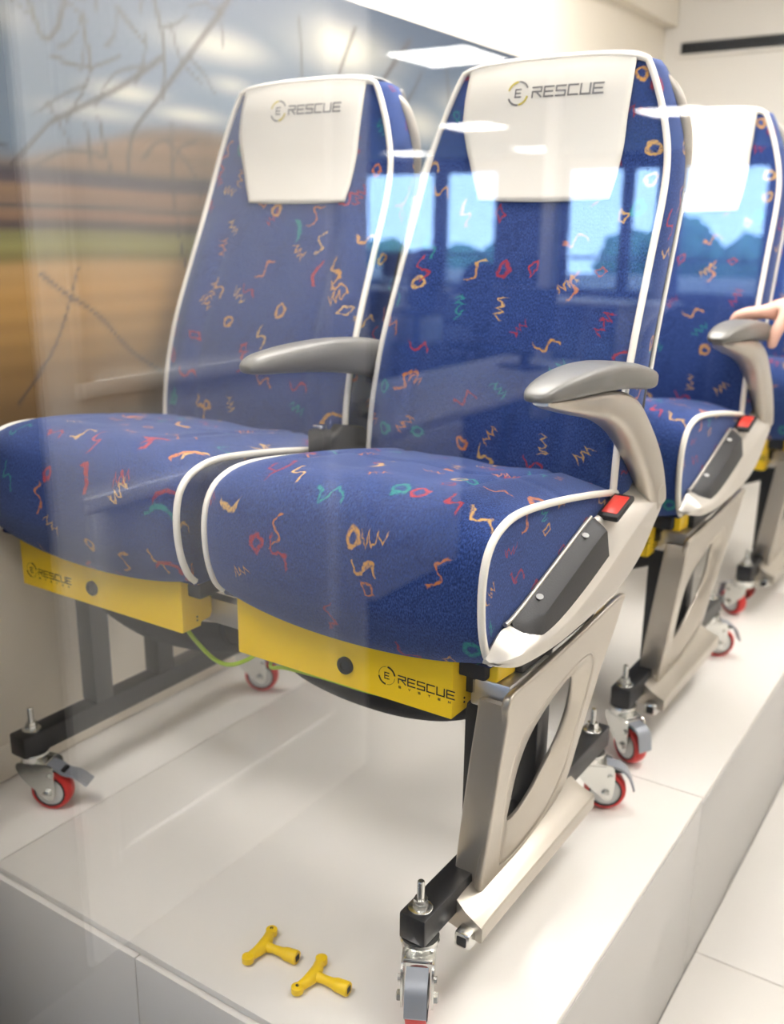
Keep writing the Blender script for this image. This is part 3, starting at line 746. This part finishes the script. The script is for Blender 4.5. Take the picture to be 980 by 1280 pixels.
def make_unit():
    root = empty('double_bus_seat', O)
    CX = (-1.215, -.72)
    make_cushion(-1.2300, root, .2320); make_cushion(CX[1], root)
    for cx in CX: make_back(cx, root)
    for cx in CX:
        MB().box(cx - .20, cx + .20, 1.0, 1.40, .452, .486, bev=.004).out('seat_pan', 'webbing', root, O)
        MB().box(cx - .10, cx + .10, 1.36, 1.44, .45, .62, bev=.01).out('back_bracket', 'black', root, O)
    # yellow front covers with knob and lettering
    for (xa, xb, kx, lx) in ((-1.432, -1.040, -1.246, -1.405), (-.925, -.558, -.727, -.659)):
        ol = [(.985, .396), (1.024, .396), (1.026, .402), (1.046, .404), (1.050, .412), (1.050, .436), (1.044, .446), (1.028, .446), (1.026, .482), (.985, .482)]
        bc = plate('beam_cover', ol, [], xa, xb, 'yellow', root, O, bev=.0015, smooth=30)
        MB().lathe([(.0125, 0), (.0125, .004), (.0105, .006), (.006, .0062), (.0055, .003), (.0, .003)], (kx, .985, .427), (0, -1, 0), 24).out('knob', 'rubber', bc, O)
        logo(lambda x, z: (x, .9846, z), bc, O, lx, .4300 if lx > -1 else .426, .0128, False)
        m = MB()
        for zz in (.408, .414): m.lathe([(.0015, 0), (.0015, .001)], (xb, 1.016, zz), (1, 0, 0), 8)
        m.out('rivet', 'ink', bc, O)
    MB().box(-1.42, -.545, 1.052, 1.075, .392, .434, bev=.002).out('cross_rail', 'steel', root, O)
    MB().box(-1.42, -.545, 1.30, 1.34, .405, .445, bev=.002).out('cross_rail', 'steel', root, O)
    make_frame(-1.395, root, ((.932, 25, False), (1.495, 28, False)))
    make_frame(-.580, root, ((.921, -62, True), (1.495, 26, 2)))
    # yellow end bracket, aluminium box under the side cover
    plate('end_bracket', [(1.012, .450), (1.060, .446), (1.085, .46), (1.085, .484), (1.012, .484)], [], -.556, -.508, 'yellow', root, O, bev=.003)
    MB().box(-.552, -.494, 1.020, 1.14, .405, .4455, bev=.004).out('slide_box', 'steel', root, O)
    MB().box(-.535, -.497, 1.06, 1.30, .446, .475, bev=.004).out('slide_rail', 'black', root, O)
    MB().box(-.556, -.510, 1.16, 1.36, .446, .486, bev=.003).out('end_bracket', 'yellow', root, O)
    # silver leg: thin shell with front flange, teardrop opening and dished surround
    leg = catmull([(1.007, .401), (1.002, .425), (1.012, .440), (1.068, .443), (1.202, .450), (1.373, .462), (1.382, .44), (1.370, .400), (1.345, .346), (1.328, .289), (1.310, .231), (1.297, .182), (1.272, .150), (1.20, .132), (1.12, .120), (1.027, .118), (1.017, .20), (1.009, .33)], 5, True)
    hole = resample(catmull([(1.262, .362), (1.216, .357), (1.168, .340), (1.131, .315), (1.112, .278), (1.106, .232), (1.106, .190), (1.143, .183), (1.182, .198), (1.222, .229), (1.258, .262), (1.274, .310)], 5, True), 60, True)
    rec = resample(catmull([(1.262, .400), (1.172, .391), (1.106, .372), (1.060, .344), (1.048, .300), (1.052, .244), (1.066, .160), (1.085, .136), (1.160, .134), (1.228, .152), (1.266, .197), (1.285, .263), (1.300, .325), (1.302, .375)], 5, True), 60, True)
    shear = lambda x, y, z: (x - .13 * (.43 - z), y, z)
    lg = plate('side_leg', leg, [rec], -.497, -.485, 'silver', root, O, bev=.004, res=3, fn=shear)
    fl_ = catmull([(1.004, .425), (1.007, .401), (1.009, .33), (1.017, .20), (1.026, .122)], 4)
    fo = [tuple(p) for p in fl_] + [(p[0] + .010, p[1]) for p in fl_[::-1]]
    plate('leg_flange', fo, [], -.531, -.487, 'silver', lg, O, bev=.0035, res=3, fn=shear)
    vs, fs = [], []
    k0 = min(range(60), key=lambda k: abs(hole[k][0] - rec[0][0]) + abs(hole[k][1] - rec[0][1])); hole = hole[k0:] + hole[:k0]
    for (t, x) in ((-.04, -.4875), (.12, -.4885), (.5, -.494), (.85, -.4995), (1.0, -.502), (1.02, -.506)):
        for a, b in zip(rec, hole): q = a * (1 - t) + b * t; vs.append(shear(x, q[0], q[1]))
    for j in range(5):
        for k in range(60): fs.append((j * 60 + k, j * 60 + (k + 1) % 60, (j + 1) * 60 + (k + 1) % 60, (j + 1) * 60 + k))
    d = MB().add(vs, fs).out('dished_surround', 'silver', lg, O, smooth=60)
    sd = d.modifiers.new('thick', 'SOLIDIFY'); sd.thickness = .003; sd.offset = 0
    prof = [(-.560, .088), (-.499, .088), (-.496, .091), (-.496, .112), (-.4975, .1145), (-.506, .1175), (-.524, .124), (-.540, .136), (-.556, .130)]
    vs, fs = [], []; n = len(prof)
    for (y, kx, kz) in ((.978, 1.06, .92), (.992, 1.02, .97), (1.02, 1, 1), (1.34, 1, 1), (1.352, 1, .97), (1.360, .96, .9)):
        for (x, z) in prof: vs.append((-.524 + (x + .524) * kx, y + (x + .524) * .25 * (1 if y < 1.1 else 0) * -1, .100 + (z - .100) * kz))
    for j in range(5):
        for k in range(n): fs.append((j * n + k, j * n + (k + 1) % n, (j + 1) * n + (k + 1) % n, (j + 1) * n + k))
    fs += [tuple(range(n - 1, -1, -1)), tuple(5 * n + k for k in range(n))]
    ft = MB().add(vs, fs).out('foot_rail', 'silver', root, O, smooth=24)
    MB().box(-.530, -.506, .958, 1.05, .080, .104, bev=.004).out('rail_tube', 'chrome', ft, O)
    MB().box(-.526, -.510, .9565, .962, .084, .100, bev=.003).out('rail_socket', 'ink', ft, O)
    # silver side cover beside the cushion: lofted, inner edge high, outer edge low
    ZI = [(.950, .510), (.970, .524), (.990, .534), (1.022, .535), (1.13, .569), (1.255, .609), (1.31, .611), (1.41, .633), (1.45, .631), (1.478, .615)]
    ZO = [(.950, .509), (.970, .513), (1.004, .514), (1.087, .509), (1.178, .526), (1.274, .555), (1.359, .584), (1.43, .604), (1.453, .606), (1.478, .606)]
    ZB = [(.950, .504), (.970, .499), (1.018, .492), (1.089, .487), (1.194, .490), (1.298, .500), (1.376, .526), (1.43, .565), (1.455, .582), (1.478, .594)]
    zi, zo, zb = (lambda y, T_=T_: float(np.interp(y, [p[0] for p in T_], [p[1] for p in T_])) for T_ in ([tuple(q) for q in catmull(Z_, 5)] for Z_ in (ZI, ZO, ZB)))
    ys = np.linspace(.950, 1.478, 60); vs, fs = [], []
    for y in ys:
        a_, b_, c_ = zi(y), zo(y), zb(y); b_ = max(b_, c_ + .003)
        xi = -.4985; xo = -.460 - .018 * max(0, (.985 - y) / .035) ** 2 - .010 * max(0, (y - 1.45) / .028) ** 2
        sec = [(xi, c_), (xi, a_ - .004), (xi + .004, a_), (xi + .010, a_ - .003), (xo - .006, b_ + (a_ - b_) * .12), (xo - .0015, b_), (xo, b_ - .003), (xo, c_ + .004), (xo - .004, c_)]
        vs += [(x, y, z) for x, z in sec]
    n = 9
    for j in range(len(ys) - 1):
        for k in range(n): fs.append((j * n + k, j * n + (k + 1) % n, (j + 1) * n + (k + 1) % n, (j + 1) * n + k))
    fs += [tuple(range(n - 1, -1, -1)), tuple((len(ys) - 1) * n + k for k in range(n))]
    cv = MB().add(vs, fs).out('side_cover', 'silver2', root, O, smooth=38)
    # charcoal control pad sunk into the sloping top of the cover
    ys = np.linspace(1.012, 1.262, 40); vs, fs = [], []
    for y in ys:
        e_ = min(1, (y - 1.012) / .035); g_ = min(1, (1.262 - y) / .012)
        a_ = zi(y) + .004 * min(1, g_ + .2); b_ = zo(y)
        xo = -.477 + .011 * e_ ** .6
        sec = [(-.4945, a_ - .02), (-.4945, a_ - .002), (-.4925, a_), (xo - .012, a_ - .006 - .004 * e_), (xo - .006, a_ - .013 - .003 * e_), (xo, b_ + .004), (xo - .001, b_ - .004)]
        vs += [(x, y, z) for x, z in sec]
    n = 7
    for j in range(len(ys) - 1):
        for k in range(n): fs.append((j * n + k, j * n + (k + 1) % n, (j + 1) * n + (k + 1) % n, (j + 1) * n + k))
    fs += [tuple(range(n - 1, -1, -1)), tuple((len(ys) - 1) * n + k for k in range(n))]
    MB().add(vs, fs).out('control_pad', 'panel', cv, O, smooth=30)
    v5, f5 = tube_geo([(-.4965, y, zi(y) + .003) for y in np.linspace(1.002, 1.258, 24)], .0032, 8); pyd('pad_trim', v5, f5, 'silver2', cv, O, smooth=60)
    for yy, zz in ((1.215, .6045), (1.075, .5535)):
        m = MB().lathe([(.005, 0), (.005, .0006)], (-.4855, yy, zi(yy) + .0015), (.25, -.36, .9), 12); m.out('pad_symbol', 'hub', cv, O)
    rb = MB().box(-.0125, .0125, -.026, .026, -.004, .005, bev=.003, mtx=Matrix.Translation((-.481, 1.312, .6185)) @ Matrix.Rotation(math.radians(16), 4, 'X')).out('red_button', 'redbtn', cv, O)
    MB().box(-.0165, .0165, -.034, .033, -.006, .0035, bev=.003, mtx=Matrix.Translation((-.481, 1.312, .6185)) @ Matrix.Rotation(math.radians(16), 4, 'X')).out('button_bezel', 'rubber', cv, O)
    MB().lathe([(.016, 0), (.018, .003), (.018, .016), (.013, .020)], (-.478, 1.447, .612), (1, 0, 0), 20).out('arm_hinge', 'silver', cv, O)
    # aisle armrest: swept arm and separate pad
    def swept(name, path, hh, hwid, xc, m, parent, pw=2.6, n=20, cap=True):
        C = catmull([(p[0], p[1], a, b) for p, a, b in zip(path, hh, hwid)], 6); vs, fs = [], []
        for i, c in enumerate(C):
            t = C[min(i + 1, len(C) - 1)][:2] - C[max(i - 1, 0)][:2]; t /= np.linalg.norm(t); nn = np.array([-t[1], t[0]])
            for k in range(n):
                th = 2 * math.pi * k / n; ca, sa = math.cos(th), math.sin(th)
                ex = math.copysign(abs(ca) ** (2 / pw), ca); ez = math.copysign(abs(sa) ** (2 / pw), sa)
                q = c[:2] + nn * ez * c[2]; vs.append((xc + ex * c[3], q[0], q[1]))
        for i in range(len(C) - 1):
            for k in range(n): fs.append((i * n + k, i * n + (k + 1) % n, (i + 1) * n + (k + 1) % n, (i + 1) * n + k))
        fs += [tuple(range(n - 1, -1, -1)), tuple((len(C) - 1) * n + k for k in range(n))]
        return MB().add(vs, fs).out(name, m, parent, O, smooth=50)
    ar = swept('aisle_armrest', [(1.026, .809), (1.06, .804), (1.127, .795), (1.215, .781), (1.296, .753), (1.375, .697), (1.425, .650), (1.450, .608), (1.455, .592)],
               [.003, .008, .015, .022, .029, .032, .033, .034, .034], [.010, .020, .025, .026, .024, .020, .0175, .017, .017], -.476, 'silver', root, 3.2)
    swept('arm_pad', [(1.008, .815), (1.014, .817), (1.04, .821), (1.10, .824), (1.18, .823), (1.27, .815), (1.335, .804), (1.362, .799), (1.374, .798)],
          [.002, .006, .011, .0165, .0190, .0180, .016, .012, .004], [.006, .016, .023, .029, .031, .031, .029, .025, .012], -.476, 'pad', ar, 3.6)
    # folding armrest between the seats and the buckle below it
    cr_ = swept('centre_armrest', [(1.066, .803), (1.072, .804), (1.10, .807), (1.17, .808), (1.27, .804), (1.37, .792), (1.43, .778), (1.455, .772)],
                [.003, .009, .016, .022, .028, .032, .034, .030], [.006, .014, .022, .026, .027, .027, .026, .024], -.970, 'pad', root, 2.6)
    MB().lathe([(.028, 0), (.030, .004), (.030, .064), (.028, .068)], (-1.004, 1.445, .778), (1, 0, 0), 20).out('arm_pivot', 'panel', cr_, O)
    MB().box(-.988, -.954, 1.415, 1.47, .48, .77, bev=.006).out('arm_post', 'panel', root, O)
    bk = plate('buckle_stalk', [(1.262, .628), (1.40, .606), (1.405, .638), (1.36, .672), (1.30, .684), (1.258, .655)], [], -.985, -.962, 'webbing', root, O, bev=.004)
    MB().box(-.990, -.957, 1.236, 1.262, .640, .684, bev=.004, mtx=None).out('buckle', 'rubber', bk, O)
    MB().box(-.984, -.963, 1.242, 1.256, .684, .692, bev=.002).out('buckle_slot', 'chrome', bk, O)
    # hanging harness under the seats: black sleeve with lime cord
    def sleeve(pts, r, name='harness_sleeve', m='webbing'):
        v6, f6 = tube_geo([tuple(p) for p in catmull(pts, 6)], r, 10); return pyd(name, v6, f6, m, root, O, smooth=60)
    sl = sleeve([(-.95, 1.12, .375), (-.90, 1.10, .350), (-.82, 1.09, .338), (-.72, 1.085, .338), (-.64, 1.085, .350), (-.575, 1.09, .375)], .024)
    v7, f7 = tube_geo([tuple(p) for p in catmull([(-.99, 1.14, .318), (-.955, 1.09, .322), (-.90, 1.062, .346), (-.82, 1.062, .350), (-.74, 1.060, .352), (-.66, 1.062, .36)], 6)], .0032, 6); pyd('lime_cord', v7, f7, 'lime', sl, O, smooth=60)
    sl2 = sleeve([(-1.38, 1.10, .372), (-1.30, 1.085, .352), (-1.20, 1.082, .336), (-1.10, 1.10, .335), (-1.03, 1.12, .345), (-.97, 1.13, .36)], .026)
    v7, f7 = tube_geo([tuple(p) for p in catmull([(-1.11, 1.05, .378), (-1.085, 1.053, .350), (-1.05, 1.060, .322), (-1.02, 1.066, .318), (-.99, 1.075, .332), (-.965, 1.085, .352)], 6)], .0036, 6); pyd('lime_cord', v7, f7, 'lime', sl2, O, smooth=60)
    v8, f8 = tube_geo([tuple(p) for p in catmull([(-1.05, 1.09, .40), (-1.055, 1.085, .365), (-1.03, 1.08, .345), (-.995, 1.085, .36), (-.985, 1.09, .40)], 6)], .004, 6); pyd('cable_loop', v8, f8, 'webbing', sl2, O, smooth=60)
    return root
U1 = make_unit()
tag(U1, 'nearest blue patterned double bus seat with white headrest covers on a black caster frame', 'bus seat', 'double bus seats on casters')
U2 = copy_tree(U1); U2.location = (O[0] - .018, O[1] + .78, 0)
tag(U2, 'second blue patterned double bus seat, with a hand on its armrest', 'bus seat')
U3 = copy_tree(U1); U3.location = (O[0] - .012, O[1] + 1.66, 0)
tag(U3, 'rearmost blue patterned double bus seat, mostly hidden behind the others', 'bus seat')
for U in (U2, U3):
    for c in U.children:
        if c.name.startswith('headrest_cover'):
            for l in list(c.children): bpy.data.objects.remove(l)
for U, angs in ((U2, (40, 60, -30, 35)), (U3, (70, 20, 150, 40))):
    cs = [c for c in U.children if c.name.startswith('caster')]
    for c, a in zip(cs, angs): c.rotation_euler.z = math.radians(a)

# ------------------------------------------------------------------ yellow T-handled keys on the platform
def key(loc, rz, label, hole_end):
    t = empty('socket_key', loc); t.rotation_euler.z = rz
    pts = catmull([(.001, -.031, .0085), (.002, -.024, .0085), (.006, -.012, .0095), (.008, 0, .010), (.006, .012, .0095), (.002, .024, .0085), (.001, .031, .0085)], 5)
    n = len(pts); m = MB()
    vs, fs = tube_geo(pts, [.0068 + .0030 * math.exp(-((k - n / 2) / (n * .22)) ** 2) for k in range(n)], 10); m.add(vs, fs)
    for s in (-1, 1): m.lathe([(.004, -.0062), (.0085, -.0045), (.0085, .0045), (.004, .0062)], (.001, s * .031, .0085), (0, 0, 1), 16)
    m.out('handle', 'yellow', t, smooth=60)
    sh = MB().lathe([(.0085, 0), (.0062, .016), (.0070, .030), (.0092, .036), (.0100, .054), (.0092, .0555)], (.008, 0, .0100), (1, 0, 0), 20).out('shank', 'yellow', t, smooth=40)
    MB().lathe([(.0062, .0), (.0062, .0008)], (.0634, 0, .0100), (1, 0, 0), 4).out('socket', 'ink', sh)
    MB().lathe([(.0026, 0), (.0026, .0006)], (.001, hole_end * .031, .0145), (0, 0, 1), 12).out('hanging_hole', 'ink', t)
    return tag(t, label, 'key', 'yellow socket keys')
key((-.803, .876, 0), math.radians(8), 'yellow T-handled socket key on the platform, the one farther from the front caster', 1)
key((-.708, .871, 0), math.radians(6), 'yellow T-handled socket key on the platform, the one nearer the front caster', -1)

# ------------------------------------------------------------------ office furniture (seen reflected in the glass)
def desk(x0, x1, y0, y1, label, panel_len):
    t = empty('office_desk', ((x0 + x1) / 2, (y0 + y1) / 2, ZF)); o = t.location
    MB().box(x0, x1, y0, y1, .245, .275, bev=.004).out('desktop', 'desk', t, o)
    MB().box(x1 - .45, x1 - .01, y1 - panel_len, y1 - .01, ZF + .005, .244, bev=.004).out('drawer_unit', 'desk', t, o)
    for zz in (-.18, .03):
        MB().box(x1 - .0095, x1 + .006, y1 - panel_len + .02, y1 - .03, zz, zz + .195, bev=.003).out('drawer_front', 'desk', t, o)
    for (a, b) in ((x0 + .03, y0 + .03), (x1 - .07, y0 + .03), (x0 + .03, y1 - .07)):
        MB().box(a, a + .04, b, b + .04, ZF, .244).out('leg', 'alu', t, o)
    return tag(t, label, 'desk', 'office desks')
def monitor(x, y, w, h, z, label, rz=0):
    t = empty('computer_monitor', (x, y, z)); t.rotation_euler.z = rz
    MB().box(-w / 2, w / 2, -.02, .02, .12, .12 + h, bev=.008).out('screen', 'screen', t)
    MB().box(-.03, .03, -.045, -.02, .0, .30, bev=.004).out('stand', 'screen', t)
    MB().box(-.12, .12, -.12, .06, .0, .014, bev=.004).out('base', 'screen', t)
    return tag(t, label, 'monitor', 'dark monitors on the office desks')
def office_chair(x, y, label, s=1.0, zb=.55):
    t = empty('office_chair', (x, y, ZF))
    ol = catmull([(-.22, .50), (-.24, .75), (-.22, zb + .45), (-.10, zb + .56), (.10, zb + .56), (.22, zb + .45), (.24, .75), (.22, .50)], 5, True)
    me = plate_mesh(ol, [], -.04, .04, .015, 2, fn=lambda x_, y_, z_: (y_ * s, x_ - .20, z_))
    link('backrest', me, 'chairfab', t, smooth=50)
    MB().box(-.24, .24, -.22, .24, .42, .49, bev=.025).out('seat', 'chairfab', t)
    MB().lathe([(.03, .08), (.03, .42)], (0, 0, 0), (0, 0, 1), 12).out('column', 'screen', t)
    for k in range(5):
        a = k * 2 * math.pi / 5
        MB().tube([(0, 0, .09), (math.cos(a) * .30, math.sin(a) * .30, .055)], [.022, .015], 6).lathe([(.025, -.012), (.025, .012)], (math.cos(a) * .30, math.sin(a) * .30, .026), (math.sin(a), -math.cos(a), 0), 12).out('base_arm', 'screen', t)
    return tag(t, label, 'office chair', 'black office chairs')
desk(-2.75, -2.0, -3.9, -1.42, 'pale office desk with drawers nearest to the display glass', .66)
desk(-8.6, -6.6, -9.9, -9.1, 'pale office desk under the left windows', .5)
desk(-5.9, -3.4, -9.4, -8.6, 'pale office desk in front of the right windows', .5)
office_chair(-6.3, -8.5, 'black round-backed office chair before the left windows', 1.0, .62)
office_chair(-5.2, -7.9, 'black office chair beside the pale column', 1.1, .50)
office_chair(-4.0, -6.0, 'black office chair near the pale desk', 1.0, .50)
office_chair(-1.35, -2.9, 'black office chair standing beside the drawer unit', 1.1, .5)
monitor(-7.2, -9.5, .55, .34, .276, 'dark monitor on the desk under the left windows')
monitor(-4.9, -9.0, .55, .34, .276, 'dark monitor on the desk in front of the right windows')
monitor(-2.4, -3.4, .5, .32, .276, 'dark monitor on the nearest pale desk', .4)

# ------------------------------------------------------------------ person in the aisle, right hand on the second row's armrest
def make_person():
    V, E_, R_ = [], [], []
    def v(p, r, par=None):
        V.append(p); R_.append(r if isinstance(r, tuple) else (r, r)); i = len(V) - 1
        if par is not None: E_.append((par, i))
        return i
    px, py = .16, 2.36
    pel = v((px, py, .53), (.125, .155)); wai = v((px, py, .70), (.11, .14), pel); che = v((px - .01, py, .88), (.12, .17), wai)
    nb = v((px - .01, py, 1.04), (.075, .085), che); nk = v((px - .025, py, 1.10), .062, nb); hd = v((px - .045, py, 1.165), (.090, .082), nk)
    h2 = v((px - .045, py, 1.235), (.118, .095), hd); v((px - .035, py, 1.295), (.085, .075), h2)
    for s in (-1, 1):
        hip = v((px, py + s * .09, .46), (.085, .085), pel); kn = v((px - .02, py + s * .10, .08), .056, hip); an = v((px, py + s * .105, -.30), .040, kn)
        v((px - .14, py + s * .115, -.352), (.034, .038), v((px - .05, py + s * .11, -.345), (.042, .040), an))
    # free arm
    sh = v((px, py - .17, 1.00), .062, che); el = v((px + .03, py - .235, .74), .043, sh); wr = v((px - .02, py - .24, .50), .028, el)
    pm = v((px - .03, py - .24, .43), (.018, .034), wr)
    for k, dy in enumerate((-.026, -.009, .009, .026)):
        a = v((px - .035, py - .24 + dy, .385), .0095, pm); b = v((px - .045, py - .24 + dy, .345), .0085, a); v((px - .06, py - .24 + dy, .318), .0075, b)
    v((px - .075, py - .225, .385), .009, v((px - .055, py - .225, .42), .011, pm))
    # reaching arm
    sh = v((px - .02, py + .17, 1.00), .062, che); el = v((px - .20, py + .10, .845), .042, sh); wr = v((-.378, 2.160, .862), (.030, .034), el)
    pm = v((-.440, 2.112, .856), (.021, .040), wr)
    spec = [((-.480, 2.064, .850), (-.508, 2.049, .847), (-.528, 2.045, .840), (-.538, 2.045, .820)),
            ((-.486, 2.090, .851), (-.516, 2.076, .848), (-.536, 2.070, .840), (-.544, 2.068, .820)),
            ((-.484, 2.116, .849), (-.512, 2.103, .845), (-.531, 2.098, .838), (-.540, 2.096, .820)),
            ((-.476, 2.140, .845), (-.500, 2.130, .841), (-.516, 2.126, .836), (-.525, 2.124, .822))]
    for sp in spec:
        a = v(sp[0], .0125, pm); b = v(sp[1], .0105, a); c = v(sp[2], .0095, b); v(sp[3], .0082, c)
    a = v((-.438, 2.074, .848), .0160, pm); b = v((-.450, 2.050, .814), .0125, a); v((-.456, 2.044, .780), .0095, b)
    me = bpy.data.meshes.new('person'); me.from_pydata(V, E_, []); ob = bpy.data.objects.new('person_tmp', me); COL.objects.link(ob)
    sk = ob.modifiers.new('skin', 'SKIN'); sk.use_smooth_shade = True; sk.branch_smoothing = .4
    for i, r in enumerate(R_):
        me.skin_vertices[0].data[i].radius = r; me.skin_vertices[0].data[i].use_root = i == 0
    sb = ob.modifiers.new('sub', 'SUBSURF'); sb.levels = 2; sb.render_levels = 2
    dg = bpy.context.evaluated_depsgraph_get(); m2 = bpy.data.meshes.new_from_object(ob.evaluated_get(dg)); bpy.data.objects.remove(ob)
    m2.materials.clear()
    for k in ('skin', 'shirt', 'trouser', 'shoe'): m2.materials.append(M[k])
    for p in m2.polygons:
        c = p.center; p.use_smooth = True; k = 0
        if c.z < -.30 and abs(c.y - py) < .2: k = 3
        elif c.z < .60 and abs(c.y - py) < .205 and c.x > px - .16: k = 2
        elif c.z < 1.085 and c.x > px - .26 and c.z > .60: k = 1
        p.material_index = k
    root = empty('person', (px, py, ZF)); off = root.location
    for q in m2.vertices: q.co = q.co - off
    link('body', m2, None, root)
    MB().lathe([(.02, .125), (.06, .112), (.088, .075), (.097, .03), (.094, -.01), (.080, -.045), (.06, -.05)], (px - .025, py, 1.235), (.25, 0, 1), 24).out('hair', 'hair', root, off, smooth=80)
    f = MB()
    f.tube([(px - .132, py, 1.232), (px - .150, py, 1.205), (px - .135, py, 1.197)], [.006, .012, .008], 8).out('nose', 'skin', root, off, smooth=80)
    for s in (-1, 1):
        MB().lathe([(.002, -.004), (.006, -.003), (.008, 0), (.006, .003), (.002, .004)], (px - .143, py + s * .031, 1.226), (1, 0, 0), 12).out('eye', 'ink', root, off, smooth=80)
        MB().lathe([(.006, -.006), (.020, -.004), (.020, .004), (.006, .006)], (px - .035, py + s * .086, 1.215), (.2, 1, 0), 14).out('ear', 'skin', root, off, smooth=80)
    MB().box(px - .137, px - .122, py - .022, py + .022, 1.168, 1.175, bev=.002).out('mouth', 'redbtn', root, off, smooth=80)
    tag(root, 'person reaching in from the right edge, bare hand resting on the second seat armrest', 'person')
make_person()
